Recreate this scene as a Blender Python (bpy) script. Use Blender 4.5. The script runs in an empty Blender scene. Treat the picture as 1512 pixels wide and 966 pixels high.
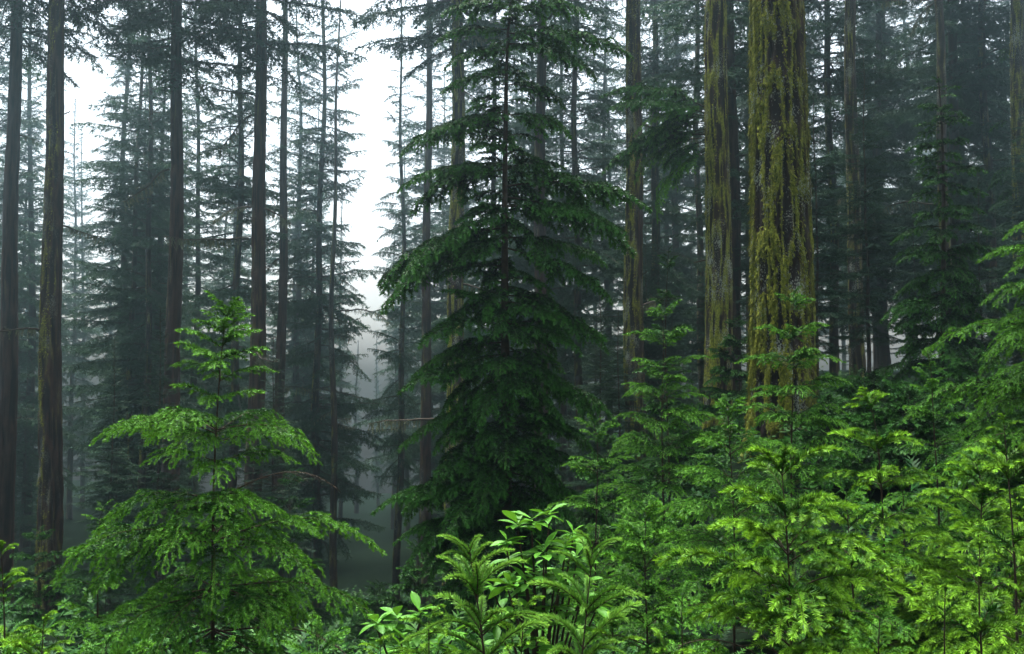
import bpy, math
import numpy as np
from mathutils import Vector, Matrix, Euler

R = math.radians
scene = bpy.context.scene
col = scene.collection

# ------------------------------------------------------------------ camera
PITCH = R(3.0)
CAMZ = 1.6
FPX = 1470.0                      # focal length in photo pixels (1512 wide)
cam_d = bpy.data.cameras.new('camera')
cam_d.sensor_width = 36.0
cam_d.lens = 36.0 * FPX / 1512.0
cam_d.clip_start = 0.05
cam_d.clip_end = 2000.0
cam = bpy.data.objects.new('camera', cam_d)
cam.location = (0, 0, CAMZ)
cam.rotation_euler = (R(90) + PITCH, 0, 0)
col.objects.link(cam)
scene.camera = cam

# ------------------------------------------------------------------ sky, sun, exposure
SUN_EL, SUN_AZ = R(72), R(-20)            # azimuth from +Y, positive to +X
world = bpy.data.worlds.new('World')
scene.world = world
world.use_nodes = True
wn = world.node_tree
wn.nodes.clear()
sky = wn.nodes.new('ShaderNodeTexSky')
sky.sky_type = 'NISHITA'
sky.sun_disc = False
sky.sun_elevation = SUN_EL
sky.sun_rotation = SUN_AZ
sky.air_density = 1.0
sky.dust_density = 6.0
sky.ozone_density = 1.0
hsv = wn.nodes.new('ShaderNodeHueSaturation')
hsv.inputs['Saturation'].default_value = 0.4      # overcast: a nearly white sky
bg = wn.nodes.new('ShaderNodeBackground')
bg.inputs['Strength'].default_value = 0.062
wo = wn.nodes.new('ShaderNodeOutputWorld')
wn.links.new(sky.outputs[0], hsv.inputs['Color'])
wn.links.new(hsv.outputs[0], bg.inputs['Color'])
wn.links.new(bg.outputs[0], wo.inputs['Surface'])

sun_d = bpy.data.lights.new('sun', 'SUN')
sun_d.energy = 1.5
sun_d.angle = R(35)
sun_d.color = (1.0, 0.98, 0.94)
sun = bpy.data.objects.new('sun', sun_d)
sdir = Vector((math.sin(SUN_AZ) * math.cos(SUN_EL), math.cos(SUN_AZ) * math.cos(SUN_EL), math.sin(SUN_EL)))
sun.rotation_euler = sdir.to_track_quat('Z', 'Y').to_euler()
sun.location = (0, 0, 60)
col.objects.link(sun)

scene.view_settings.view_transform = 'Standard'
scene.view_settings.look = 'None'
scene.view_settings.gamma = 1.0
scene.view_settings.use_curve_mapping = False
scene.view_settings.exposure = 3.08
cy = scene.cycles
cy.use_denoising = True
cy.use_adaptive_sampling = True
cy.adaptive_threshold = 0.02
cy.max_bounces = 4
cy.diffuse_bounces = 1
cy.glossy_bounces = 1
cy.transmission_bounces = 2
cy.volume_bounces = 0
cy.transparent_max_bounces = 4
cy.caustics_reflective = False
cy.caustics_refractive = False
HAZE_DENSITY = 0.0036

# ------------------------------------------------------------------ pixels to places
def ray(u, v):
    a, b = (u - 756.0) / FPX, (483.0 - v) / FPX
    return a, math.cos(PITCH) - math.sin(PITCH) * b, math.sin(PITCH) + math.cos(PITCH) * b

def at(u, v, d):
    """point on the pixel's ray that stands d metres ahead of the camera"""
    x, y, z = ray(u, v)
    return Vector((x / y * d, d, CAMZ + z / y * d))

def sstep(a, b, x):
    t = np.clip((x - a) / (b - a), 0, 1)
    return t * t * (3 - 2 * t)

def terrain(x, y):
    """a bench by the camera that falls away into a valley ahead-left and climbs gently to the right"""
    x = np.asarray(x, float); y = np.asarray(y, float)
    a = x / (np.maximum(y, 0) + 6.0)
    g = -0.33 + 0.39 * sstep(-0.07, 0.24, a) + 0.06 * sstep(-0.25, -0.5, a)
    far = np.clip(y - 5.5, 0, None)
    z = g * 46.0 * (1 - np.exp(-far / 46.0)) * sstep(-1, 3, far) 
    z = z + 0.10 * np.sin(x * 0.9 + 1.3) * np.sin(y * 0.7) + 0.16 * np.sin(x * 0.31 + 0.4) * np.cos(y * 0.27 + 1.0) - 0.05
    return z

def tz(x, y):
    return float(terrain(x, y))

# ------------------------------------------------------------------ mesh helpers
def build_mesh(name, pieces, mats, smooth=False):
    """pieces: list of (verts, tris, {attr: values}, material index) -> one mesh"""
    nv = nf = 0
    V, F, M, A = [], [], [], {}
    keys = set()
    for v, f, at_, m in pieces:
        keys |= set(at_)
    for v, f, at_, m in pieces:
        V.append(v); F.append(f + nv); M.append(np.full(len(f), m, np.int32))
        for k in keys:
            A.setdefault(k, []).append(np.asarray(at_[k], np.float32) if k in at_ else np.zeros(len(v), np.float32))
        nv += len(v)
    V = np.concatenate(V).astype(np.float32); F = np.concatenate(F).astype(np.int32); M = np.concatenate(M)
    me = bpy.data.meshes.new(name)
    me.vertices.add(len(V)); me.vertices.foreach_set('co', V.ravel())
    me.loops.add(F.size); me.loops.foreach_set('vertex_index', F.ravel())
    me.polygons.add(len(F))
    me.polygons.foreach_set('loop_start', np.arange(0, F.size, 3, dtype=np.int32))
    me.polygons.foreach_set('material_index', M)
    me.polygons.foreach_set('use_smooth', np.full(len(F), smooth, bool))
    for k, vals in A.items():
        a = me.attributes.new(k, 'FLOAT', 'POINT')
        a.data.foreach_set('value', np.concatenate(vals))
    for m in mats:
        me.materials.append(m)
    me.update(calc_edges=True)
    return me

def link(name, me, parent=None, loc=None, rot=None, scale=None):
    o = bpy.data.objects.new(name, me)
    col.objects.link(o)
    if parent is not None: o.parent = parent
    if loc is not None: o.location = loc
    if rot is not None: o.rotation_euler = rot
    if scale is not None: o.scale = (scale,) * 3 if isinstance(scale, (int, float)) else scale
    return o

def thing(name, label, cat, loc, group=None, rotz=0.0):
    o = link(name, None, None, loc, (0, 0, rotz))
    o.empty_display_size = 0.2
    o['label'] = label; o['category'] = cat
    if group: o['group'] = group
    return o

def nrm(a):
    return a / np.maximum(np.linalg.norm(a, axis=-1, keepdims=True), 1e-9)

def vnoise(x, y, seed, px=None):
    """smooth value noise; px = period of x in cells"""
    xi, yi = np.floor(x).astype(int), np.floor(y).astype(int)
    fx, fy = x - xi, y - yi
    fx = fx * fx * (3 - 2 * fx); fy = fy * fy * (3 - 2 * fy)
    def h(i, j):
        if px: i = np.mod(i, px)
        n = (i * 374761393 + j * 668265263 + seed * 974711) & 0x7fffffff
        n = ((n ^ (n >> 13)) * 1274126177) & 0x7fffffff
        return ((n ^ (n >> 16)) & 0xffff) / 65535.0
    a, b, c, d = h(xi, yi), h(xi + 1, yi), h(xi, yi + 1), h(xi + 1, yi + 1)
    return (a + (b - a) * fx) * (1 - fy) + (c + (d - c) * fx) * fy

# ---- twigs: a batch of axes is an array (K, n, 3)
def grow(P, D, L, n, droop, wob, rng, late=True):
    P = np.array(P, float); D = nrm(np.array(D, float)); L = np.asarray(L, float)
    K = len(P)
    pts = np.zeros((K, n, 3)); pts[:, 0] = P
    droop = np.broadcast_to(np.asarray(droop, float), (K,))
    for i in range(n - 1):
        pts[:, i + 1] = pts[:, i] + D * (L / (n - 1))[:, None]
        k = (2.0 * (i + 1) / n) if late else 1.0
        D = D + np.array([0, 0, -1.0]) * (droop * k / (n - 1))[:, None] + rng.normal(0, wob / math.sqrt(n), (K, 3))
        D = nrm(D)
    return pts

def sample(ax, k, t):
    n = ax.shape[1]
    f = np.clip(t, 0, 0.9999) * (n - 1)
    i = f.astype(int); w = (f - i)[:, None]
    a, b = ax[k, i], ax[k, i + 1]
    return a + (b - a) * w, nrm(b - a)

def side_of(T):
    S = np.cross(T, np.array([0, 0, 1.0]))
    l = np.linalg.norm(S, axis=1, keepdims=True)
    S = np.where(l < 0.05, np.array([1.0, 0, 0]), S)
    return nrm(S)

def laterals(ax, L, spacing, t0, ratio, angle, rng, minlen, shape_pow=0.8, lift=0.0, maxlen=9.0):
    cnt = np.maximum((L * (1 - t0) / spacing).astype(int), 0)
    k = np.repeat(np.arange(len(L)), cnt)
    if len(k) == 0:
        return None
    j = np.arange(len(k)) - np.repeat(np.cumsum(cnt) - cnt, cnt)
    t = t0 + (1 - t0) * (j + 0.5 + rng.uniform(-.35, .35, len(k))) / cnt[k]
    P, T = sample(ax, k, t)
    S = side_of(T)
    sd = np.where(j % 2 == 0, 1.0, -1.0)[:, None]
    ang = (np.radians(angle) * (1.08 - 0.3 * t) * rng.uniform(.8, 1.2, len(k)))[:, None]
    D = T * np.cos(ang) + S * sd * np.sin(ang)
    D[:, 2] += rng.normal(lift, .13, len(k))
    tt = (t - t0) / (1 - t0)
    shp = np.minimum(1, 0.35 + tt / .25) * (1.02 - tt) ** shape_pow
    l = np.minimum(ratio * L[k] * shp * rng.uniform(.65, 1.2, len(k)), maxlen)
    ok = l > minlen
    return P[ok], D[ok], l[ok], t[ok]

def needles(ax, L, sp, ln, w, rng, tint0, tint1, ranks=2, t0=0.0, sweep=58, updown=.55):
    """flat rows of single-faced needles on both sides of each twig"""
    cnt = np.maximum((L * (1 - t0) / sp).astype(int), 1)
    k = np.repeat(np.arange(len(L)), cnt)
    j = np.arange(len(k)) - np.repeat(np.cumsum(cnt) - cnt, cnt)
    Vs, Ts = [], []
    tw = rng.uniform(-.16, .16, len(L))
    for r in range(ranks):
        t = t0 + (1 - t0) * (j + rng.uniform(0, 1, len(k))) / cnt[k]
        P, T = sample(ax, k, t)
        S = side_of(T); U = np.cross(S, T)
        if r < 2:
            sd = (1.0, -1.0)[r]
            D = S * sd + U * rng.normal(0.05, updown, len(k))[:, None]
        else:
            D = U + S * rng.normal(0, .6, len(k))[:, None]
        a = np.radians(sweep) * rng.uniform(.75, 1.15, len(k))
        a = (a * (1 - .45 * t ** 4))[:, None]
        D = T * np.cos(a) + nrm(D) * np.sin(a)
        l = (ln * rng.uniform(.7, 1.15, len(k)) * np.minimum(1, .55 + 2.5 * (1 - t)))[:, None]
        wv = T * (w * .5) 
        Vs.append(np.stack([P - wv, P + wv, P + D * l + T * (w * .2)], 1).reshape(-1, 3))
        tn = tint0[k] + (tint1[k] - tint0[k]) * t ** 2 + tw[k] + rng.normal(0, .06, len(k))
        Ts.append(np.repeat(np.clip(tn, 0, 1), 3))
    V = np.concatenate(Vs)
    return V, np.arange(len(V)).reshape(-1, 3), {'tint': np.concatenate(Ts)}, 0

def tubes(ax, r0, r1, sides=3):
    K, n, _ = ax.shape
    T = np.zeros_like(ax); T[:, :-1] = ax[:, 1:] - ax[:, :-1]; T[:, -1] = T[:, -2]
    T = nrm(T)
    ref = np.where(np.abs(T[..., 2:3]) > .9, np.array([1.0, 0, 0]), np.array([0, 0, 1.0]))
    S = nrm(np.cross(T, ref)); U = np.cross(S, T)
    r0 = np.broadcast_to(np.asarray(r0, float), (K,)); r1 = np.broadcast_to(np.asarray(r1, float), (K,))
    rr = r0[:, None] + (r1 - r0)[:, None] * np.linspace(0, 1, n)[None]
    th = np.arange(sides) * 2 * math.pi / sides
    V = ax[:, :, None] + rr[:, :, None, None] * (S[:, :, None] * np.cos(th)[:, None] + U[:, :, None] * np.sin(th)[:, None])
    idx = np.arange(K * n * sides).reshape(K, n, sides)
    a = idx[:, :-1]; b = idx[:, 1:]
    a2 = np.roll(a, -1, 2); b2 = np.roll(b, -1, 2)
    F = np.concatenate([np.stack([a, a2, b2], -1).reshape(-1, 3), np.stack([a, b2, b], -1).reshape(-1, 3)])
    return V.reshape(-1, 3), F, {}, 0

# ------------------------------------------------------------------ materials
def new_mat(name):
    m = bpy.data.materials.new(name); m.use_nodes = True
    nt = m.node_tree; nt.nodes.clear()
    return m, nt, nt.nodes.new('ShaderNodeOutputMaterial')

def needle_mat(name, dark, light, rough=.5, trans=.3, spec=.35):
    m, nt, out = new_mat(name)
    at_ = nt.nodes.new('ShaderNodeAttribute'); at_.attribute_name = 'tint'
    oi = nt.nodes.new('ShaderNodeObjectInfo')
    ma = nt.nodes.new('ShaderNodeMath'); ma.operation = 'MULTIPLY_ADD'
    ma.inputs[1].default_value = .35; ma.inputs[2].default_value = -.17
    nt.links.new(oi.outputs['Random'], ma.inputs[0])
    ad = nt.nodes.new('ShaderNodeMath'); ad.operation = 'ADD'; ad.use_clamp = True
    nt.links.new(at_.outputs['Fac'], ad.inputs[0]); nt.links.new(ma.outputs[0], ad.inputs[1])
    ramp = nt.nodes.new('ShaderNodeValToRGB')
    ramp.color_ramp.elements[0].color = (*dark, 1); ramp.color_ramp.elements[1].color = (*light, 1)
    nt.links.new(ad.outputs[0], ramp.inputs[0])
    p = nt.nodes.new('ShaderNodeBsdfPrincipled')
    p.inputs['Roughness'].default_value = rough
    p.inputs['Specular IOR Level'].default_value = spec
    nt.links.new(ramp.outputs[0], p.inputs['Base Color'])
    tr = nt.nodes.new('ShaderNodeBsdfTranslucent')
    hs = nt.nodes.new('ShaderNodeHueSaturation'); hs.inputs['Value'].default_value = 1.3; hs.inputs['Hue'].default_value = .485
    nt.links.new(ramp.outputs[0], hs.inputs['Color']); nt.links.new(hs.outputs[0], tr.inputs['Color'])
    mx = nt.nodes.new('ShaderNodeMixShader'); mx.inputs[0].default_value = trans
    nt.links.new(p.outputs[0], mx.inputs[1]); nt.links.new(tr.outputs[0], mx.inputs[2])
    nt.links.new(mx.outputs[0], out.inputs['Surface'])
    return m

def plain_mat(name, c0, c1, scale=8.0, rough=.85, spec=.2, stretch=(1, 1, 1)):
    m, nt, out = new_mat(name)
    tc = nt.nodes.new('ShaderNodeTexCoord')
    mp = nt.nodes.new('ShaderNodeMapping'); mp.inputs['Scale'].default_value = stretch
    nz = nt.nodes.new('ShaderNodeTexNoise'); nz.inputs['Scale'].default_value = scale; nz.inputs['Detail'].default_value = 4
    nt.links.new(tc.outputs['Object'], mp.inputs[0]); nt.links.new(mp.outputs[0], nz.inputs['Vector'])
    ramp = nt.nodes.new('ShaderNodeValToRGB')
    ramp.color_ramp.elements[0].position = .3; ramp.color_ramp.elements[1].position = .7
    ramp.color_ramp.elements[0].color = (*c0, 1); ramp.color_ramp.elements[1].color = (*c1, 1)
    nt.links.new(nz.outputs['Fac'], ramp.inputs[0])
    p = nt.nodes.new('ShaderNodeBsdfPrincipled')
    p.inputs['Roughness'].default_value = rough; p.inputs['Specular IOR Level'].default_value = spec
    nt.links.new(ramp.outputs[0], p.inputs['Base Color'])
    nt.links.new(p.outputs[0], out.inputs['Surface'])
    return m

def bark_mat():
    m, nt, out = new_mat('bark')
    L = nt.links.new
    def attr(n):
        a = nt.nodes.new('ShaderNodeAttribute'); a.attribute_name = n; return a.outputs['Fac']
    def math_(op, a, b, clamp=True):
        n = nt.nodes.new('ShaderNodeMath'); n.operation = op; n.use_clamp = clamp
        for i, s in enumerate((a, b)):
            if isinstance(s, (int, float)): n.inputs[i].default_value = s
            else: L(s, n.inputs[i])
        return n.outputs[0]
    def noise(scale, st, detail=4):
        mp = nt.nodes.new('ShaderNodeMapping'); mp.inputs['Scale'].default_value = st
        L(tc.outputs['Object'], mp.inputs[0])
        n = nt.nodes.new('ShaderNodeTexNoise'); n.inputs['Scale'].default_value = scale; n.inputs['Detail'].default_value = detail
        L(mp.outputs[0], n.inputs['Vector']); return n.outputs['Fac']
    def mix(f, a, b):
        n = nt.nodes.new('ShaderNodeMix'); n.data_type = 'RGBA'
        L(f, n.inputs['Factor'])
        for s, x in ((n.inputs['A'], a), (n.inputs['B'], b)):
            if isinstance(x, tuple): s.default_value = (*x, 1)
            else: L(x, s)
        return n.outputs['Result']
    def rng_(x, a, b):
        n = nt.nodes.new('ShaderNodeMapRange'); n.inputs['From Min'].default_value = a; n.inputs['From Max'].default_value = b
        L(x, n.inputs['Value']); return n.outputs['Result']
    tc = nt.nodes.new('ShaderNodeTexCoord')
    ridge = attr('ridge'); moss = attr('moss')
    fine = noise(14, (1, 1, .22))
    base = mix(rng_(math_('MULTIPLY', ridge, math_('ADD', fine, .45, False)), .2, .95), (.008, .004, .003), (.060, .030, .021))
    mossn = noise(9, (1, 1, .16), 5)
    mm = rng_(math_('MULTIPLY', math_('MULTIPLY', moss, rng_(ridge, .36, .74)), math_('ADD', rng_(mossn, .33, .68), .12, False)), .12, .42)
    mosscol = mix(rng_(noise(30, (1, 1, .5)), .3, .7), (.065, .085, .006), (.29, .30, .04))
    c = mix(mm, base, mosscol)
    lich = rng_(math_('MULTIPLY', noise(42, (1, 1, .7), 3), noise(2.6, (1, 1, .5), 2)), .30, .37)
    c = mix(math_('MULTIPLY', lich, rng_(moss, .15, .5)), c, (.27, .30, .24))
    p = nt.nodes.new('ShaderNodeBsdfPrincipled')
    p.inputs['Roughness'].default_value = .8; p.inputs['Specular IOR Level'].default_value = .25
    L(c, p.inputs['Base Color'])
    bp = nt.nodes.new('ShaderNodeBump'); bp.inputs['Strength'].default_value = .6; bp.inputs['Distance'].default_value = .02
    L(noise(26, (1, 1, .3), 6), bp.inputs['Height']); L(bp.outputs[0], p.inputs['Normal'])
    L(p.outputs[0], out.inputs['Surface'])
    return m

M_BARK = bark_mat()
M_TWIG = plain_mat('twig_bark', (.018, .011, .007), (.045, .03, .018), 20)
M_DEAD = plain_mat('dead_wood', (.03, .022, .015), (.075, .055, .038), 6)
M_MOSS = needle_mat('moss', (.05, .065, .005), (.27, .285, .035), .9, .25, .1)
M_LICHEN = needle_mat('hanging_lichen', (.07, .085, .045), (.16, .18, .10), .9, .3, .1)
M_FIR = needle_mat('fir_needles', (.008, .050, .003), (.20, .43, .022), .55, .15, .12)
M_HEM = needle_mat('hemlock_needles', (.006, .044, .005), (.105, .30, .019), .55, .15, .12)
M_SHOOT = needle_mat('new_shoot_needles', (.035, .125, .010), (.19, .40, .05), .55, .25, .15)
M_MID = needle_mat('young_hemlock_needles', (.0015, .010, .002), (.040, .155, .017), .55, .15, .12)  # near-black end paints the shade inside the boughs into the needle colour
M_BG = needle_mat('old_conifer_needles', (.012, .034, .018), (.032, .075, .034), .7, .2, .1)
M_GROUND = plain_mat('forest_floor', (.003, .006, .004), (.008, .013, .007), 3, .95, 0.0)
M_LEAF = needle_mat('rhododendron_leaf', (.030, .115, .008), (.085, .26, .016), .5, .2, .15)

# ------------------------------------------------------------------ ground
gx = np.concatenate([np.linspace(-130, -30, 26)[:-1], np.linspace(-30, 30, 121), np.linspace(30, 130, 26)[1:]])
gy = np.concatenate([np.linspace(-50, -6, 12)[:-1], np.linspace(-6, 60, 133), np.linspace(60, 140, 22)[1:]])
X, Y = np.meshgrid(gx, gy)
Zg = terrain(X, Y)
idx = np.arange(X.size).reshape(X.shape)
q = [idx[:-1, :-1], idx[:-1, 1:], idx[1:, 1:], idx[1:, :-1]]
gf = np.concatenate([np.stack([q[0], q[1], q[2]], -1).reshape(-1, 3), np.stack([q[0], q[2], q[3]], -1).reshape(-1, 3)])
ground = link('ground', build_mesh('ground', [(np.stack([X, Y, Zg], -1).reshape(-1, 3), gf, {}, 0)], [M_GROUND], True))
ground['kind'] = 'structure'

# ------------------------------------------------------------------ trunks
def trunk_mesh(name, r0, H, seed, nth=24, zfine=0.25, zvis=14.0, relief=.06, moss=.4, moss_side=0.0, bend=.1, rtop=.12, ridge_w=.10):
    rng = np.random.default_rng(seed)
    zs = np.concatenate([np.arange(-0.5, zvis, zfine), np.linspace(zvis, H, 14)])
    th = np.arange(nth) * 2 * math.pi / nth
    TH, Z = np.meshgrid(th, zs)
    u = TH / (2 * math.pi)
    f1 = max(6, int(2 * math.pi * r0 / ridge_w))
    warp = (vnoise(u * f1 * .5, Z * 1.1, seed + 1, max(1, f1 // 2)) - .5) * 1.4
    n1 = vnoise(u * f1 + warp, Z * 1.05, seed, f1)
    n2 = vnoise(u * f1 * 2 + warp, Z * 4.5, seed + 2, f1 * 2)
    n3 = vnoise(u * f1, Z * 9.0, seed + 5, f1)
    ridge = np.clip(1.15 - np.abs(2 * n1 - 1) * 1.6, 0, 1) * .62 + .25 * n2 + .16 * n3
    taper = 1 - (1 - rtop) * np.clip(Z, 0, None) / H
    flare = 1 + .13 * np.exp(-np.clip(Z, -.5, None) / .45)
    lob = 1 + .05 * (vnoise(u * 5, Z * .25, seed + 3, 5) - .5)
    rr = r0 * taper * flare * lob * (1 + relief * (ridge - .5) * 2)
    ph = rng.uniform(0, 6.28, 4)
    bx = bend * (np.sin(Z * .21 + ph[0]) - np.sin(ph[0])) * .5 + bend * .3 * np.sin(Z * .6 + ph[1])
    by = bend * (np.sin(Z * .19 + ph[2]) - np.sin(ph[2])) * .5
    V = np.stack([bx + rr * np.cos(TH), by + rr * np.sin(TH), Z], -1).reshape(-1, 3)
    mp = vnoise(u * 6, Z * .55, seed + 7, 6) * .6 + vnoise(u * 14, Z * .9, seed + 8, 14) * .4
    sidef = .5 - .5 * np.cos(TH - moss_side + math.pi)
    ms = np.clip(moss * (.40 + .9 * mp) * (.6 + .65 * sidef), 0, 1)
    n = len(zs)
    I = np.arange(n * nth).reshape(n, nth)
    a, b = I[:-1], I[1:]; a2, b2 = np.roll(a, -1, 1), np.roll(b, -1, 1)
    F = np.concatenate([np.stack([a, a2, b2], -1).reshape(-1, 3), np.stack([a, b2, b], -1).reshape(-1, 3)])
    me = build_mesh(name, [(V, F, {'ridge': np.clip(ridge, 0, 1).ravel(), 'moss': ms.ravel()}, 0)], [M_BARK], True)
    return me, V, ridge.ravel(), ms.ravel()

def moss_tufts(V, ridge, ms, n, seed, zmax, size=.04):
    rng = np.random.default_rng(seed)
    w = np.clip(ms - .25, 0, 1) * np.clip(ridge - .42, 0, 1) * (V[:, 2] < zmax) * (V[:, 2] > 0)
    w = w / w.sum()
    i = rng.choice(len(V), n, p=w)
    P = V[i] + rng.normal(0, .012, (n, 3))
    out = nrm(np.stack([V[i, 0], V[i, 1], np.zeros(n)], -1))
    tan = np.stack([-out[:, 1], out[:, 0], np.zeros(n)], -1)
    l = (size * rng.uniform(.5, 1.8, n))[:, None]; wd = (size * .35 * rng.uniform(.6, 1.4, n))[:, None]
    tip = P + out * l * rng.uniform(.1, .55, (n, 1)) + np.array([0, 0, -1.0]) * l * rng.uniform(.3, 1.2, (n, 1)) + tan * rng.normal(0, .3, (n, 1)) * l
    Vv = np.stack([P - tan * wd, P + tan * wd, tip], 1).reshape(-1, 3)
    return Vv, np.arange(3 * n).reshape(-1, 3), {'tint': np.repeat(np.clip(rng.normal(.5, .3, n), 0, 1), 3)}, 0

# ------------------------------------------------------------------ crowns of old conifers
def crown_mesh(name, H, z0, rmax, nb, seed, dens=1.0, bare=0.0):
    rng = np.random.default_rng(seed)
    s = np.sort(rng.uniform(0, 1, nb) ** .92)                  # 0 bottom, 1 top
    z = z0 + (H - z0) * s
    az = np.arange(nb) * 2.39996 + rng.normal(0, .4, nb)
    prof = np.minimum(1.0, .72 + 1.6 * s) * (1 - s ** 1.35) ** .8
    L = np.maximum(rmax * prof * rng.uniform(.6, 1.15, nb), .35)
    pit = np.radians(-8 + 40 * s ** 1.5 + rng.normal(0, 9, nb))
    D = np.stack([np.cos(az) * np.cos(pit), np.sin(az) * np.cos(pit), np.sin(pit)], -1)
    P = np.stack([np.zeros(nb), np.zeros(nb), z], -1)
    a0 = grow(P, D, L, 9, .35 - .15 * s, .22, rng)
    pieces = [tubes(a0, .012 + .010 * L, .006, 3)]
    lt = laterals(a0, L, .12, .10, .34, 60, rng, .12, .6, -.15, 1.6)
    P1, D1, L1, t1 = lt
    a1 = grow(P1, D1, L1, 5, 1.1, .25, rng)
    l2 = laterals(a1, L1, .14, .15, .40, 55, rng, .09, .6, -.15)
    P2, D2, L2, t2 = l2
    a2 = grow(P2, D2, L2, 3, .8, .2, rng)
    bt = np.full(len(L), .2)
    fol = []
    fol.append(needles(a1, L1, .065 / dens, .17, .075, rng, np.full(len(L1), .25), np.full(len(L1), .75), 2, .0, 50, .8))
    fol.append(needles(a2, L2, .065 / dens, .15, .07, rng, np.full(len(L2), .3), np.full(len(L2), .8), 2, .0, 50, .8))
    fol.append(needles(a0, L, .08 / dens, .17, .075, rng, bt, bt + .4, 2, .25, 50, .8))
    wood = [(v, f, {}, 1) for v, f, _, _ in pieces]
    return build_mesh(name, fol + wood, [M_BG, M_TWIG])

CROWN_H = 38.0
low_crowns = [crown_mesh('low_crown', CROWN_H, z0, rm, nb, 100 + i) for i, (z0, rm, nb) in enumerate(
    [(4.5, 4.2, 200), (6.0, 3.8, 185), (3.0, 4.6, 215), (7.0, 4.4, 170)])]
high_crown = crown_mesh('high_crown', CROWN_H, 19.0, 4.6, 115, 120)
far_trunks = [trunk_mesh('far_trunk', .30, CROWN_H, 200 + i, 12, .6, 16, .05, .25, 2.5, .25)[0] for i in range(3)]

# ------------------------------------------------------------------ dead boughs with hanging lichen
def dead_branch_meshes(n, seed):
    out = []
    for i in range(n):
        rng = np.random.default_rng(seed + i)
        L = rng.uniform(.9, 2.4)
        a0 = grow([[0, 0, 0]], [[1, 0, rng.uniform(-.25, .3)]], [L], 10, rng.uniform(-.1, .6), .35, rng)
        pcs = [tubes(a0, .034, .009, 5)]
        fol = []
        lt = laterals(a0, np.array([L]), .16, .25, .28, 60, rng, .1, .5, 0)
        if lt is not None and len(lt[0]):
            a1 = grow(lt[0], lt[1], lt[2], 5, .3, .4, rng)
            pcs.append(tubes(a1, .009, .003, 3))
            fol.append(needles(a1, lt[2], .03, .07, .016, rng, np.full(len(lt[2]), .3), np.full(len(lt[2]), .6), 2, .1, 60, .7))
        k = int(L * 26)
        P, T = sample(a0, np.zeros(k, int), rng.uniform(.1, 1, k))
        ah = grow(P, np.tile([[0, 0, -1.0]], (k, 1)) + rng.normal(0, .15, (k, 3)), rng.uniform(.08, .32, k), 3, .2, .2, rng)
        fol.append(needles(ah, np.full(k, .2), .02, .05, .03, rng, np.full(k, .3), np.full(k, .8), 2, 0, 40, .5))
        wood = build_mesh('dead_branch', pcs, [M_DEAD], True)
        lic = build_mesh('lichen', fol, [M_LICHEN])
        out.append((wood, lic, L))
    return out
DEAD = dead_branch_meshes(8, 300)

def stub_mesh(seed):
    rng = np.random.default_rng(seed)
    a0 = grow([[0, 0, 0]], [[1, 0, rng.uniform(-.3, .3)]], [rng.uniform(.12, .45)], 5, .2, .5, rng)
    return build_mesh('branch_stub', [tubes(a0, .022, .010, 5)], [M_DEAD], True)
STUBS = [stub_mesh(340 + i) for i in range(5)]

# ------------------------------------------------------------------ leafy boughs (library of shared meshes)
def spray(name, seed, L, droop, lat_sp, ratio, ang, sub_sp, sub_ratio, nl, nw, ns, ranks, latdroop, mat, r0, t0=.1, tb=(.0, 1.0), pw=.7):
    rng = np.random.default_rng(seed)
    a0 = grow([[0, 0, 0]], [[1, 0, 0]], [L], 14, droop, .10, rng)
    La = np.array([L])
    wood = [tubes(a0, r0, r0 * .2, 4)]
    fol = []
    P1, D1, L1, t1 = laterals(a0, La, lat_sp, t0, ratio, ang, rng, nl * 1.2, pw, 0)
    a1 = grow(P1, D1, L1, 6, latdroop, .18, rng)
    wood.append(tubes(a1, r0 * .35, r0 * .12, 3))
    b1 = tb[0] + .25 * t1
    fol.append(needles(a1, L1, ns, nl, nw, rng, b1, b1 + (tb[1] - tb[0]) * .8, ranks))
    l2 = laterals(a1, L1, sub_sp, .12, sub_ratio, ang * .95, rng, nl * 1.1, .7, 0)
    if l2 is not None and len(l2[0]):
        P2, D2, L2, t2 = l2
        a2 = grow(P2, D2, L2, 4, latdroop * .8, .15, rng)
        fol.append(needles(a2, L2, ns, nl, nw, rng, tb[0] + .3 * t2, np.full(len(t2), tb[1]), ranks))
        l3 = laterals(a2, L2, sub_sp, .15, .42, ang * .9, rng, nl * 1.6, .7, 0)
        if l3 is not None and len(l3[0]):
            a3 = grow(l3[0], l3[1], l3[2], 3, latdroop * .6, .1, rng)
            fol.append(needles(a3, l3[2], ns, nl, nw, rng, np.full(len(l3[2]), tb[0] + .2), np.full(len(l3[2]), tb[1]), ranks))
    fol.append(needles(a0, La, ns, nl, nw, rng, np.array([tb[0]]), np.array([tb[1]]), ranks, .35 if L > .3 else .05))
    return (build_mesh(name + '_wood', wood, [M_TWIG], True), build_mesh(name + '_foliage', fol, [mat]), L)

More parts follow.
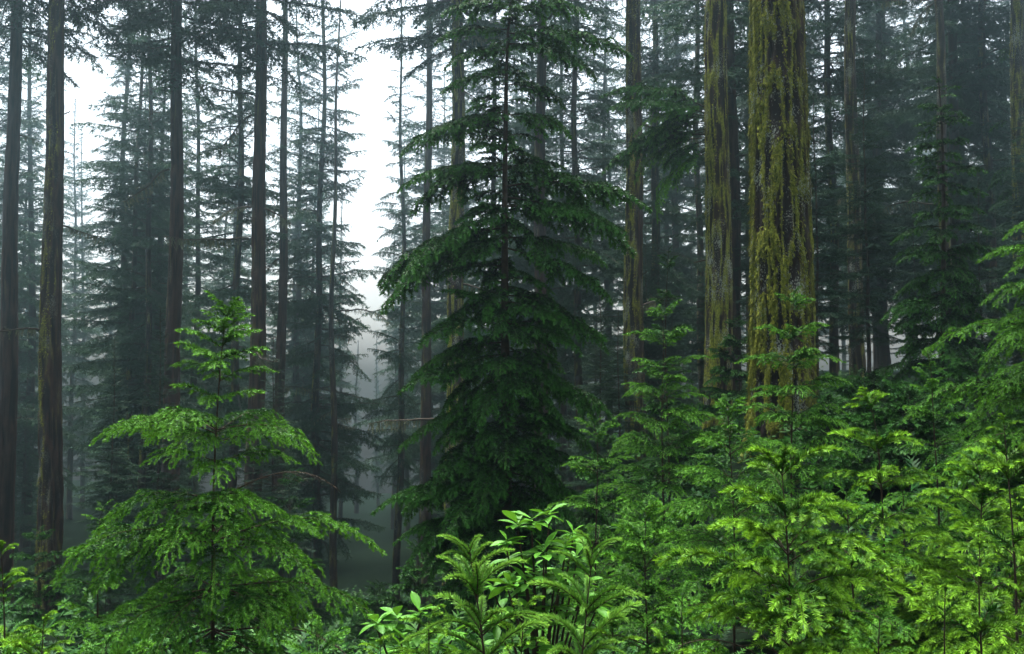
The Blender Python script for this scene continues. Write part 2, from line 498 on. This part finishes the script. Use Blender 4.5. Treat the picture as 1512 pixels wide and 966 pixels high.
LIB = {}
def lib(style, mat, cfgs):
    out = []
    for ci, (L, c) in enumerate(cfgs):
        for k in range(3):
            out.append(spray(style, hash_(style) + ci * 10 + k, L, mat=mat, **c))
    LIB[style] = out
def hash_(s):
    return sum(ord(ch) * (i + 3) for i, ch in enumerate(s)) % 9973
H_ = dict(ang=52, nl=.0165, nw=.0075, ns=.0055, ranks=3)
lib('hemlock', M_HEM, [
    (.20, dict(droop=.9, lat_sp=.018, ratio=.45, sub_sp=.02, sub_ratio=.35, latdroop=1.2, r0=.002, **H_)),
    (.42, dict(droop=1.3, lat_sp=.026, ratio=.44, sub_sp=.026, sub_ratio=.38, latdroop=1.6, r0=.003, **H_)),
    (.72, dict(droop=1.8, lat_sp=.029, ratio=.41, sub_sp=.028, sub_ratio=.36, latdroop=1.9, r0=.0045, **H_)),
    (1.05, dict(droop=1.8, lat_sp=.034, ratio=.38, sub_sp=.030, sub_ratio=.36, latdroop=2.0, r0=.006, **H_))])
F_ = dict(ang=54, nl=.023, nw=.0070, ns=.0034, ranks=3)
lib('fir', M_FIR, [
    (.20, dict(droop=1.3, lat_sp=.036, ratio=.34, sub_sp=.06, sub_ratio=.3, latdroop=1.0, r0=.002, t0=.25, pw=.6, **F_)),
    (.40, dict(droop=1.7, lat_sp=.036, ratio=.42, sub_sp=.045, sub_ratio=.34, latdroop=1.5, r0=.0028, t0=.15, pw=.6, **F_)),
    (.70, dict(droop=1.8, lat_sp=.036, ratio=.40, sub_sp=.046, sub_ratio=.36, latdroop=1.8, r0=.004, pw=.65, **F_))])
lib('shoot', M_SHOOT, [
    (.15, dict(droop=1.3, lat_sp=.10, ratio=.25, sub_sp=.2, sub_ratio=.3, latdroop=.6, r0=.0022, t0=.3, ang=50, nl=.017, nw=.005, ns=.0022, ranks=4)),
    (.27, dict(droop=1.9, lat_sp=.055, ratio=.24, sub_sp=.2, sub_ratio=.3, latdroop=.9, r0=.003, t0=.25, ang=50, nl=.017, nw=.005, ns=.0022, ranks=4))])
N_ = dict(ang=54, nl=.048, nw=.024, ns=.013, ranks=3)
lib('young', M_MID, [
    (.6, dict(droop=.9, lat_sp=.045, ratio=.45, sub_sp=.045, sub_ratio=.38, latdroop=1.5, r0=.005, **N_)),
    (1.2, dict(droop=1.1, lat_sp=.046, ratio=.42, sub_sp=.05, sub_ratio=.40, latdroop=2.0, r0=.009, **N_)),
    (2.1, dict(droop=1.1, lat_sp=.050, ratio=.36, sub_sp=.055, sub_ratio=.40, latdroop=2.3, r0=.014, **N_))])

def add_branch(parent, style, L, loc, az, pitch, rng, roll=None, bare=False):
    best = sorted(LIB[style], key=lambda b: abs(math.log(b[2] / L)))[:3]
    wood, fol, L0 = best[int(rng.integers(3))]
    o = link('branch', wood, parent, loc, (rng.normal(0, .15) if roll is None else roll, -pitch, az), L / L0)
    if not bare: link('foliage', fol, o)
    return o

def stem_axis(H, rng, nod=0.0, lean=(0, 0), n=16, wob=.03):
    s = np.linspace(0, 1, n)
    ph = rng.uniform(0, 6.28, 2)
    x = lean[0] * H * s + wob * H * np.sin(s * 5 + ph[0]) * s * .4 + nod * H * np.clip((s - .85) / .15, 0, 1) ** 2
    y = lean[1] * H * s + wob * H * np.sin(s * 4 + ph[1]) * s * .4
    z = H * s - abs(nod) * H * .5 * np.clip((s - .9) / .1, 0, 1) ** 2
    return np.stack([x, y, z], -1)[None]

def sapling(name, label, cat, u, v, d, Rm, style, nb, seed, group=None, nod=0.0, lean=(0, 0), r0=None,
            zlow=.10, spow=.8, tiers=None, pit=(50, 16), top_tuft=3, droopscale=1.0):
    """u, v: pixel of the tip, d: metres ahead; stands on the terrain. Rm: spread in metres"""
    rng = np.random.default_rng(seed)
    if d < 13 and Rm < 1.2: Rm *= 1.38 if Rm > .5 else 1.15
    top = at(u, v, d)
    bz = tz(top.x, d)
    H = max(top.z - bz, .25)
    base = Vector((top.x - lean[0] * H - nod * H, d - lean[1] * H, bz - .02))
    t = thing(name, label, cat, base, group)
    ax = stem_axis(H, rng, nod, lean)
    r0 = r0 or .004 + .0035 * H
    wood = build_mesh(name + '_stem', [tubes(ax, r0, r0 * .15, 7)], [M_TWIG], True)
    link('stem', wood, t)
    az = rng.uniform(0, 6.28)
    if tiers is None:
        items = []
        for i in range(nb):
            s = ((i + rng.uniform(.2, .8)) / nb) ** .85
            lv = max(4, nb // 7); s = s * .25 + .75 * (math.floor(s * lv) + .55) / lv + rng.normal(0, .012); s = min(max(s, .01), 1)
            az += 2.39996 + rng.normal(0, .3)
            L = Rm * (.17 + .83 * s ** spow) * rng.uniform(.7, 1.2)
            items.append((1 - s * (1 - zlow), L, az, R(pit[0] + (pit[1] - pit[0]) * s ** .7 + rng.normal(0, 7))))
    else:
        items = []
        for zf, L, n in tiers:
            for i in range(n):
                az += 6.2832 / n + rng.normal(0, .25)
                s = 1 - zf
                items.append((zf + rng.normal(0, .006), L * rng.uniform(.75, 1.12), az, R(pit[0] + (pit[1] - pit[0]) * s ** .6 + rng.normal(0, 6))))
            az += .7
    for zf, L, a, p in items:
        P, _ = sample(ax, np.array([0]), np.array([zf]))
        add_branch(t, style, L, P[0], a, p, rng, bare=zf < .6 and rng.random() < .06)
    for i in range(top_tuft):
        P, _ = sample(ax, np.array([0]), np.array([.985 - .01 * i]))
        add_branch(t, style, max(.08, Rm * .14), P[0], az + i * 2.2, R(60 - 12 * i), rng)
    return t

# ------------------------------------------------------------------ the tall trees that can be told apart
def tree(label, u, dia, wpx, v=480, detail=0, moss=.4, side=3.0, seed=1, crown='high', dead=0, tall=1.0, group=None, stubs=0, d=None, spin=None, cw=1.0):
    """u: pixel column of the trunk at row v; dia: diameter in metres, wpx its width in photo pixels -> distance"""
    d = d or dia * FPX / wpx
    p = at(u, v, d)
    rng = np.random.default_rng(seed)
    b = Vector((p.x, d, tz(p.x, d) - .05))
    t = thing('conifer_tree', label, 'tree', b, group)
    H = CROWN_H * tall
    zvis = min(CAMZ + d * .40 - b.z + 1.0, H * .8)
    nth, zf, rel = {0: (16, .5, .05), 1: (60, .10, .10), 2: (90, .07, .12), 3: (240, .03, .17)}[detail]
    me, V, rg, ms = trunk_mesh('trunk', dia / 2 * 1.08, H, seed, nth, zf, zvis, rel, moss, side, .10 if detail else .2, ridge_w=.075 if detail == 3 else .085)
    tr = link('trunk', me, t)
    if detail >= 2:
        mv = moss_tufts(V, rg, ms, {2: 6000, 3: 36000}[detail], seed + 9, zvis, .05)
        m = link('moss', build_mesh('moss', [mv], [M_MOSS]), t)
        m['kind'] = 'stuff'
    if crown:
        cm = high_crown if crown == 'high' else low_crowns[crown]
        link('crown', cm, t, (0, 0, 0), (0, 0, rng.uniform(0, 6.28) if spin is None else spin), (tall * cw, tall * cw, tall))
    for i in range(dead):
        w, l, L = DEAD[int(rng.integers(len(DEAD)))]
        z = rng.uniform(.30, 1.0) * zvis
        a = rng.choice([0, math.pi]) + rng.normal(0, .7)
        r = dia * .40
        o = link('dead_branch', w, t, (math.cos(a) * r, math.sin(a) * r, z), (rng.normal(0, .3), rng.normal(.05, .15), a), rng.uniform(.7, 1.4))
        link('lichen', l, o)['kind'] = 'stuff'
    for i in range(stubs):
        a = rng.uniform(0, 6.28); z = rng.uniform(.1, 1.0) * zvis
        link('branch_stub', STUBS[int(rng.integers(5))], t, (math.cos(a) * dia * .42, math.sin(a) * dia * .42, z), (0, rng.normal(0, .2), a))
    return t, b, H

tree('dark straight conifer trunk, slimmer neighbour of the trunk with drooping twigs', 14, .62, 27, detail=1, moss=.15, seed=11, dead=2, stubs=4)
t2, b2, _ = tree('thick dark conifer trunk with moss along one edge and drooping twigs high up', 80, .66, 33, detail=2, moss=.35, side=3.1, seed=12, dead=3, stubs=8)
tree('bare dark brown conifer trunk rising behind the lone bright green hemlock sapling', 252, .60, 26, detail=1, moss=.22, seed=13, dead=6, stubs=10)
tree('dark trunk with many mossy dead twigs, directly behind hemlock sapling tip', 376, .58, 26, detail=1, moss=.25, seed=14, dead=10, stubs=10)
tree('grey slender conifer trunk in light mist beside the twiggy dark trunk', 414, .50, 17, detail=1, moss=.1, seed=15, crown=0, dead=4)
tree('thin misty conifer trunk half hidden behind the hemlock sapling tip', 348, .42, 14, seed=16, crown=1)
PAIR = dict(group='pair of thin trunks side by side')
tree('one of a pair of very thin trunks standing side by side', 213, .36, 11.5, seed=17, crown=1, **PAIR)
tree('one of a pair of very thin trunks standing side by side', 200, .34, 10, seed=18, crown=3, **PAIR)
tree('slim misty conifer with ragged boughs overhanging the open foggy gap', 472, .42, 13, v=600, seed=19, crown=2, dead=6, cw=.85)
tree('thinnest misty trunk at the edge of the foggy gap, twiggy', 496, .34, 11, v=650, seed=20, crown=0, dead=8, tall=.8, cw=.55)
tree('lone slim trunk standing in fog across the gap from the ragged conifers', 588, .36, 11, v=550, seed=21, crown=1, tall=.85, cw=.55)
tree('reddish dark trunk just outside the boughs of the dark young hemlock', 632, .50, 17, seed=22, detail=1, moss=.25, crown=0, cw=.7)
tree('mossy olive trunk partly hidden by the left boughs of the dark young hemlock', 671, .62, 28, v=400, detail=2, moss=.75, seed=23, dead=5, stubs=6)
tree('red-brown trunk seen through the boughs of the dark young hemlock', 802, .52, 22, v=350, detail=1, moss=.2, seed=24)
tree('narrow red-brown trunk between the young hemlock and the bough-crossed trunk', 855, .40, 13, v=300, seed=25, crown=3)
tree('brown furrowed trunk crossed by a floating green bough', 938, .64, 29, v=350, detail=2, moss=.55, seed=26, dead=2, stubs=8)
tree('pale misty trunk just behind the bough-crossed trunk', 963, .50, 15, v=350, seed=27, crown=1)
t16, b16, _ = tree('moss-streaked brown trunk next to the thickest trunk, bearing a low green bough', 1057, .62, 37, v=300, detail=2, moss=.85, side=3.4, seed=28, stubs=8)
tree('shaded grey-brown trunk tucked behind the moss-streaked trunk', 1082, .46, 18, v=300, detail=1, moss=.15, seed=29, crown=3)
tree('faint thin trunk in mist between bough-crossed and moss-streaked trunks', 1035, .38, 11, v=300, seed=30, crown=0)
t19, b19, _ = tree('thickest trunk, covered in bright yellow-green moss and grey lichen', 1148, .94, 82, v=300, detail=3, moss=1.0, side=2.6, seed=31, stubs=3)
tree('slim dark misty trunk standing between thickest trunk and straight bare trunk', 1229, .40, 13, v=300, seed=32, crown=2)
tree('straight bare olive-brown trunk, slimmer than the thickest mossy one', 1263, .54, 21, v=300, detail=1, moss=.5, seed=33, dead=2, stubs=5)
tree('misty trunk rising behind the shaded tiered young hemlock', 1387, .48, 17, v=200, seed=34, crown=0, dead=3)
tree('thin faint trunk between the two trunks behind the tiered hemlock', 1428, .36, 10, v=200, seed=35, crown=2)
tree('grey misty trunk next to the mossy trunk overgrown with fresh twigs', 1462, .46, 15, v=200, seed=36, crown=1)
t25, b25, _ = tree('mossy dark trunk overgrown with fresh green twigs behind the bright hemlock', 1503, .58, 25, v=150, detail=2, moss=.5, seed=37)
print('trees placed')

# fresh twigs on that trunk
rg = np.random.default_rng(50)
for i in range(12):
    a = rg.uniform(0, 6.28); add_branch(t25, 'young', rg.uniform(.5, 1.1), (math.cos(a) * .27, math.sin(a) * .27, rg.uniform(3, 13)), a, R(-10), rg)
# the low bough on the moss-streaked trunk, reaching over the trunk beside it
for i in range(18):
    z = at(1040, 160 + i * 4, b16.y).z - b16.z
    add_branch(t16, 'hemlock' if i % 2 else 'young', rg.uniform(1.2, 3.0), (-.28, -.1, z), math.pi + rg.normal(.2, .35), R(10 - 2.2 * i + rg.normal(0, 7)), rg)
# drooping twigs high on the left trunk
for i in range(8):
    a = rg.uniform(0, 6.28); z = at(90, rg.uniform(-40, 15), b2.y).z - b2.z
    add_branch(t2, 'young', rg.uniform(.6, 1.2), (math.cos(a) * .25, math.sin(a) * .25, z), a, R(-40), rg)

# ------------------------------------------------------------------ misty trees behind
rb = np.random.default_rng(77)
placed = []
def far_tree(u, d, var, tall, cw=1.0):
    p = at(u, 480, d)
    b = Vector((p.x, d, tz(p.x, d) - .1))
    t = thing('misty_conifer', 'tall misty conifer with drooping boughs, fading into the pale fog', 'tree', b, 'misty conifers far behind', rb.uniform(0, 6.28))
    t.rotation_euler[0] = rb.normal(0, .018); t.rotation_euler[1] = rb.normal(0, .018)
    link('trunk', far_trunks[var % 3], t, scale=(rb.uniform(.7, 1.1),) * 2 + (tall,))
    link('crown', low_crowns[var % 4], t, scale=(tall * cw, tall * cw, tall))
    placed.append((p.x, d))
rows = [(50, 8), (62, 11), (74, 14), (86, 16), (100, 16), (116, 16)]
n_far = 0
for u, d, k in [(622, 62, 0), (655, 78, 2), (603, 96, 1), (452, 70, 2), (432, 88, 0), (478, 104, 3), (290, 58, 3), (322, 82, 1), (225, 76, 2), (45, 64, 2), (110, 92, 0),
                (-20, 52, 0), (180, 60, 1), (700, 66, 1), (770, 72, 2), (830, 60, 3), (900, 80, 0), (1000, 66, 2), (1110, 58, 1), (1180, 84, 0), (1300, 62, 2), (1345, 80, 1), (1420, 58, 0), (1480, 76, 2)]:
    far_tree(u, d, k, .95 + .012 * (u % 13))
for u, d, k, h in [(128, 104, 2, 1.05), (160, 118, 1, 1.1), (78, 84, 3, 1.0), (560, 126, 2, .58), (528, 114, 3, .52), (584, 100, 0, .8), (505, 90, 1, .85)]:
    far_tree(u, d, k, h, .42 if u > 400 else .75)
for d0, n in rows:
    for i in range(n):
        u = -150 + 1810 * (i + rb.uniform(.1, .9)) / n
        d = d0 + rb.uniform(-4, 4)
        x = at(u, 480, d).x
        rpx = 3.6 * FPX / d
        if abs(u - (545 if d < 75 else 535)) < (42 + rpx if d < 66 else 30 + .62 * rpx): continue          # the open foggy gap
        if 105 < u < 190 and d > 60: continue
        if min([math.hypot(x - a, d - b) for a, b in placed] + [99]) < 3.6: continue
        far_tree(u, d, int(rb.integers(4)), rb.uniform(.8, 1.12)); n_far += 1
print('far trees', n_far)

ru = np.random.default_rng(91)
for i in range(70):
    u = ru.uniform(-120, 1640); d = ru.uniform(28, 85)
    if abs(u - 545) < 45 + 1.6 * FPX / d and d < 90: continue
    p = at(u, 480, d)
    if min(math.hypot(p.x - a, d - b) for a, b in placed) < 1.2: continue
    sc = ru.uniform(.16, .30)
    t = thing('understorey_conifer', 'small bushy conifer in the mist, low under the tall far trees', 'tree', (p.x, d, tz(p.x, d) - .1), 'small conifers in the misty understorey', ru.uniform(0, 6.28))
    link('trunk', far_trunks[i % 3], t, scale=(sc * .8, sc * .8, sc))
    link('crown', low_crowns[i % 4], t, (0, 0, -.5), scale=(sc * 1.7, sc * 1.7, sc * 1.05))

# unseen trees added round the camera's opening to shade the forest and its mist
for i, (x, y) in enumerate([(-13, 9), (-15, 17), (12, 13), (16, 19), (-20, 12), (-22, 22), (19, 10), (22, 26), (15, 5), (-9, -5), (-3, -10), (5, -9), (11, -4), (-21, 4), (26, 17), (-27, 18)]):
    b = (x, y, tz(x, y) - .1)
    t = thing('conifer_tree', 'unseen tall conifer added round the opening to shade the forest', 'tree', b, 'unseen conifers added for shade', i * 1.3)
    link('trunk', far_trunks[i % 3], t)
    link('crown', high_crown, t)

# ------------------------------------------------------------------ the dark young hemlock in the middle
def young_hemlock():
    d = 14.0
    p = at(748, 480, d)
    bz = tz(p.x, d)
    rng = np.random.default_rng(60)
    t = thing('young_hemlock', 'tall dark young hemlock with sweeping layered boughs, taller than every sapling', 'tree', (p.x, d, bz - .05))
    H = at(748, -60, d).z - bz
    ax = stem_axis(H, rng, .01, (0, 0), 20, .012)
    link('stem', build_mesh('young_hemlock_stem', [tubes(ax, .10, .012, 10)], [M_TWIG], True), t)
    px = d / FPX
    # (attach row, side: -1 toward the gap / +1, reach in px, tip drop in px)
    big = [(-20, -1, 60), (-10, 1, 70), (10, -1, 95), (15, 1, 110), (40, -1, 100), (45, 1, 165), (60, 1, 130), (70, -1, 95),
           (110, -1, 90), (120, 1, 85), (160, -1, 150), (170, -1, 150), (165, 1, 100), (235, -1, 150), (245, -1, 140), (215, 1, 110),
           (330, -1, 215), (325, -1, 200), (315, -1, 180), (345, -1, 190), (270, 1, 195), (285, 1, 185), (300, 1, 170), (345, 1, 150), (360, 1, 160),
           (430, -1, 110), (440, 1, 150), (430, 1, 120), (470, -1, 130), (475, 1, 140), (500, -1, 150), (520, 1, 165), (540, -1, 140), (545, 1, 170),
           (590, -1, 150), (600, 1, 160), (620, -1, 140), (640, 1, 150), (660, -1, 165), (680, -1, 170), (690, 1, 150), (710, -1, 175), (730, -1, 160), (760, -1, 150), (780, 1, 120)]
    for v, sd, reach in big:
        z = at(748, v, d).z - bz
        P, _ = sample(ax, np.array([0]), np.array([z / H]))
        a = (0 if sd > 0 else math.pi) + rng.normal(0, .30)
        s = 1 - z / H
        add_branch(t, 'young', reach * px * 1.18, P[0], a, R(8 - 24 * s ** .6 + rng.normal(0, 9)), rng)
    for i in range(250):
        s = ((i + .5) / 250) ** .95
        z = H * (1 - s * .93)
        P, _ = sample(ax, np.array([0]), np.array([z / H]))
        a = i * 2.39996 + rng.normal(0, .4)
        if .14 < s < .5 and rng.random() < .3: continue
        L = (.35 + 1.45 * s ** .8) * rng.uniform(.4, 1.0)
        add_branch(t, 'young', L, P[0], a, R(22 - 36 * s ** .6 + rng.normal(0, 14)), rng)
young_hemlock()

# ------------------------------------------------------------------ saplings
px5 = 5.0 / FPX
HL = at(318, 446, 5.0).z - tz(at(318, 446, 5.0).x, 5.0)
def zf(v): return (at(318, v, 5.0).z - tz(at(318, 446, 5.0).x, 5.0)) / HL
sapling('hemlock_sapling', 'lone bright green hemlock sapling with nodding tip and drooping tiers', 'sapling', 330, 446, 5.0, .9, 'hemlock', 0, 70, nod=.012,
        tiers=[(zf(v), r * px5, n) for v, r, n in [(454, 36, 3), (466, 48, 4), (482, 60, 4), (503, 72, 4), (528, 90, 4), (556, 100, 4), (588, 95, 3), (630, 195, 5), (642, 165, 4), (680, 120, 4),
                (732, 180, 6), (742, 150, 4), (790, 255, 6), (800, 210, 4), (862, 270, 6), (872, 220, 4), (925, 290, 7), (985, 250, 6)]], pit=(44, -5), r0=.011)
SL = 'small hemlock sapling with drooping tips crowded beneath the lone hemlock sapling'
sapling('hemlock_sapling', 'small hemlock sapling poking up behind the lone hemlock sapling', 'sapling', 152, 742, 6.0, .35, 'hemlock', 22, 71, nod=.02)
for i, (u, v, d, r) in enumerate([(8, 800, 3.6, .3), (60, 905, 3.0, .35), (-30, 850, 3.2, .4), (160, 930, 2.9, .35), (470, 925, 3.6, .4), (330, 950, 2.7, .3)]):
    sapling('hemlock_sapling', SL, 'sapling', u, v, d, r, 'fir' if i in (0, 1) else 'hemlock', 26, 72 + i, 'saplings beneath the lone hemlock')

# feathery firs by the rhododendron
sapling('fir_sapling', 'feathery fir sapling with arched pale shoots in front of the rhododendron', 'sapling', 694, 792, 2.6, .29, 'shoot', 90, 80, lean=(-.10, 0), spow=.5, pit=(55, 15), r0=.008)
sapling('fir_sapling', 'slender fir sapling with fanned shoot tips, twin stem beside the rhododendron', 'sapling', 866, 786, 2.4, .22, 'shoot', 70, 81, lean=(.06, 0), spow=.4, pit=(58, 15), r0=.006)
for i, (u, v, d, r) in enumerate([(640, 905, 2.5, .3), (770, 885, 3.0, .35), (905, 920, 2.4, .28), (990, 945, 2.5, .26), (560, 940, 3.4, .3)]):
    sapling('fir_sapling', 'low bushy fir seedling at the foot of the feathery firs', 'sapling', u, v, d, r, 'fir', 24, 82 + i, 'fir seedlings at the foot of the feathery firs')
sapling('hemlock_sapling', 'bushy fine-leaved hemlock sapling beside the rhododendron', 'sapling', 955, 738, 5.0, .45, 'hemlock', 60, 88, spow=.6)
sapling('hemlock_sapling', 'airy hemlock sapling at the foot of the dark young hemlock', 'sapling', 872, 612, 8.5, .55, 'hemlock', 46, 89, nod=-.02)
sapling('hemlock_sapling', 'narrow hemlock sapling with nodding tip in front of the moss-streaked trunk', 'sapling', 972, 448, 10.0, .62, 'hemlock', 70, 90, nod=-.015, spow=.55)
sapling('hemlock_sapling', 'dark pointed hemlock sapling behind the narrow nodding one', 'sapling', 985, 362, 15.0, .75, 'young', 50, 91)
sapling('hemlock_sapling', 'tall thin hemlock sapling growing up against the thickest mossy trunk', 'sapling', 1166, 428, 8.5, .62, 'hemlock', 64, 92, spow=.75)
sapling('hemlock_sapling', 'short spreading hemlock sapling at the foot of the thickest trunk', 'sapling', 1080, 590, 7.0, .6, 'hemlock', 50, 93)

# right-hand thicket
sapling('fir_sapling', 'broad bright fir sapling with dark stem showing, widest of the thicket', 'sapling', 1160, 672, 3.6, .54, 'fir', 66, 100, spow=.7, pit=(52, 18), r0=.009)
sapling('fir_sapling', 'fir sapling with tall curled leader and sweeping shoots', 'sapling', 1282, 568, 5.0, .52, 'fir', 56, 101, nod=-.03, spow=1.1)
sapling('hemlock_sapling', 'hemlock sapling with forked drooping top in the shade of the bright hemlock', 'sapling', 1372, 510, 7.5, .50, 'hemlock', 56, 102, nod=-.02, spow=1.0)
sapling('fir_sapling', 'fir sapling with arching comb-like shoots amid the thicket', 'sapling', 1432, 662, 4.6, .55, 'fir', 54, 103, nod=-.03, spow=.9)
sapling('fir_sapling', 'fir sapling with a bare straight stem and tufted top', 'sapling', 1490, 612, 4.0, .38, 'fir', 34, 104, spow=.5)
TH = 'low fir sapling filling in between the larger thicket firs'
for i, (u, v, d, r) in enumerate([(1255, 720, 4.6, .5), (1395, 850, 2.9, .26), (1450, 790, 3.4, .36),
                                  (1010, 870, 3.3, .3), (1330, 690, 6.0, .5), (1500, 720, 5.0, .5), (1300, 900, 2.7, .26)]):
    sapling('fir_sapling', TH, 'sapling', u, v, d, r, 'fir' if i % 3 else 'hemlock', 40, 110 + i, 'low firs of the thicket', spow=.7)

sapling('young_hemlock', 'bright green hemlock spreading layered boughs out over the thicket', 'tree', 1600, 240, 8.5, 1.75, 'hemlock', 110, 130, spow=.7, r0=.045, pit=(35, 2))
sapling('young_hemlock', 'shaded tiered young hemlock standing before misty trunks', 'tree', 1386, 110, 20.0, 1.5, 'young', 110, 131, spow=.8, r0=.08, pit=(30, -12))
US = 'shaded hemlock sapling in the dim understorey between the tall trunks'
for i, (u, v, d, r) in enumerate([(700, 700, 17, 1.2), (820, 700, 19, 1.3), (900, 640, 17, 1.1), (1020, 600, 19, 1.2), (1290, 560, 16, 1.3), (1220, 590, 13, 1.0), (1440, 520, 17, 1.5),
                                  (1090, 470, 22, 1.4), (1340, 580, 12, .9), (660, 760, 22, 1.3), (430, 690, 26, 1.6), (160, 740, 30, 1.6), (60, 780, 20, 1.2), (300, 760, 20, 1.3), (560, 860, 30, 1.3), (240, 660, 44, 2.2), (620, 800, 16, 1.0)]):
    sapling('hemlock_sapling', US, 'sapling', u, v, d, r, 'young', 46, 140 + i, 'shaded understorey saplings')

# ------------------------------------------------------------------ rhododendrons
def leaf_mesh(seed):
    rng = np.random.default_rng(seed)
    n = 9
    s = np.linspace(0, 1, n)
    w = .5 * .40 * np.sin(np.pi * np.clip(s, 0, 1) ** 1.15) ** .9
    w[0] = .015
    curl = -rng.uniform(.05, .28) * s ** 2 + .05 * s
    V = []
    for i in range(n):
        V += [(s[i], -w[i], curl[i] + w[i] * .35), (s[i], 0, curl[i]), (s[i], w[i], curl[i] + w[i] * .35)]
    F = []
    for i in range(n - 1):
        for k in (0, 1):
            a = i * 3 + k
            F += [(a, a + 3, a + 4), (a, a + 4, a + 1)]
    return build_mesh('leaf', [(np.array(V), np.array(F), {'tint': np.full(len(V), rng.uniform(.3, .8))}, 0)], [M_LEAF], True)
LEAVES = [leaf_mesh(400 + i) for i in range(6)]

def rhododendron(label, u, v, d, rad, nst, seed, leaf=.13, leafs=8):
    rng = np.random.default_rng(seed)
    top = at(u, v, d); bz = tz(top.x, d)
    t = thing('rhododendron', label, 'shrub', (top.x, d, bz - .02))
    H = top.z - bz
    for i in range(nst):
        s = math.sqrt((i + .4) / nst); a = i * 2.39996
        end = np.array([rad * s * math.cos(a), rad * s * math.sin(a) * .8, H * (1 - .30 * s * s) - rng.uniform(.0, .12) - (i % 4) * .08])
        mid = end * np.array([.35, .35, .55]) + rng.normal(0, .02, 3)
        tt = np.linspace(0, 1, 9)[:, None]
        ax = ((1 - tt) ** 2 * np.zeros(3) + 2 * tt * (1 - tt) * mid + tt ** 2 * end)[None]
        link('stem', build_mesh('stem', [tubes(ax, .010, .004, 6)], [M_TWIG], True), t)
        k = leafs + int(rng.integers(-1, 3)) + 5; a0 = rng.uniform(0, 6.28)
        for j in range(k):
            az = a0 + j * 2.39996
            pit = R(rng.uniform(-25, 22) + (j > k - 3) * 35)
            rot = Euler((rng.normal(0, .25), -pit, az))
            link('leaf', LEAVES[int(rng.integers(6))], t, tuple(ax[0, 7] * .85 + ax[0, 6] * .15 + np.array([0, 0, .006 * j])) if j < 5 else tuple(end + np.array([0, 0, .003 * j])), rot, leaf * rng.uniform(.55, 1.15))
rhododendron('bright rhododendron with whorls of broad glossy leaves between the feathery firs', 800, 738, 4.6, .26, 24, 500, .108, 8)
rhododendron('darker low rhododendron with drooping narrow leaves beside the foggy gap', 605, 868, 4.8, .22, 9, 501, .125, 8)

# ------------------------------------------------------------------ low ground cover
def ground_cover():
    rng = np.random.default_rng(600)
    pcs = []
    n = 1300
    x = rng.uniform(-8, 10, n); y = 1.7 + 16 * rng.uniform(0, 1, n) ** 1.5
    P, D, L = [], [], []
    for i in range(n):
        z = tz(x[i], y[i])
        for k in range(7):
            a = k * .9 + rng.uniform(0, .5); p = rng.uniform(.3, 1.2)
            P.append((x[i], y[i], z)); D.append((math.cos(a) * math.cos(p), math.sin(a) * math.cos(p), math.sin(p))); L.append(rng.uniform(.14, .42))
    m2 = 1500
    xv = rng.uniform(-26, 14, m2); yv = rng.uniform(9, 52, m2)
    for i in range(m2):
        z = tz(xv[i], yv[i])
        for k in range(5):
            a = k * 1.26 + rng.uniform(0, .5); p = rng.uniform(.3, 1.2)
            P.append((xv[i], yv[i], z)); D.append((math.cos(a) * math.cos(p), math.sin(a) * math.cos(p), math.sin(p))); L.append(rng.uniform(.4, 1.0))
    L = np.array(L)
    a0 = grow(P, D, L, 6, 1.3, .15, rng)
    nr = n * 7
    pcs.append(needles(a0[:nr], L[:nr], .013, .040, .014, rng, np.full(nr, .0), np.full(nr, .32), 2, .1, 68, .2))  # low tint paints shade into the growth, for dark gaps between saplings
    pcs.append(needles(a0[nr:], L[nr:], .06, .13, .06, rng, np.full(len(L) - nr, .0), np.full(len(L) - nr, .2), 2, .1, 68, .3))
    o = link('ground_cover', build_mesh('ground_cover', pcs, [M_HEM]))
    o['kind'] = 'stuff'; o['label'] = 'low green ferny growth covering the forest floor'; o['category'] = 'ground cover'
ground_cover()

# ------------------------------------------------------------------ haze
lo, hi = Vector((-135, -55, float(Zg.min()) - 1.0)), Vector((135, 145, 56.0))
hv = np.array([(x, y, z) for z in (lo.z, hi.z) for y in (lo.y, hi.y) for x in (lo.x, hi.x)])
hf = np.array([(0, 2, 3), (0, 3, 1), (4, 5, 7), (4, 7, 6), (0, 1, 5), (0, 5, 4), (2, 6, 7), (2, 7, 3), (0, 4, 6), (0, 6, 2), (1, 3, 7), (1, 7, 5)])
m, nt, out = new_mat('haze')
pv = nt.nodes.new('ShaderNodeVolumePrincipled')
pv.inputs['Color'].default_value = (.54, .80, .88, 1)
pv.inputs['Density'].default_value = HAZE_DENSITY
pv.inputs['Anisotropy'].default_value = 0.9
nt.links.new(pv.outputs[0], out.inputs['Volume'])
hz = link('haze', build_mesh('haze', [(hv, hf, {}, 0)], [m]))
hz['kind'] = 'stuff'; hz['label'] = 'pale mist hanging through the whole forest'; hz['category'] = 'haze'
print('tris', sum(len(me.polygons) for me in bpy.data.meshes), 'objects', len(bpy.data.objects))
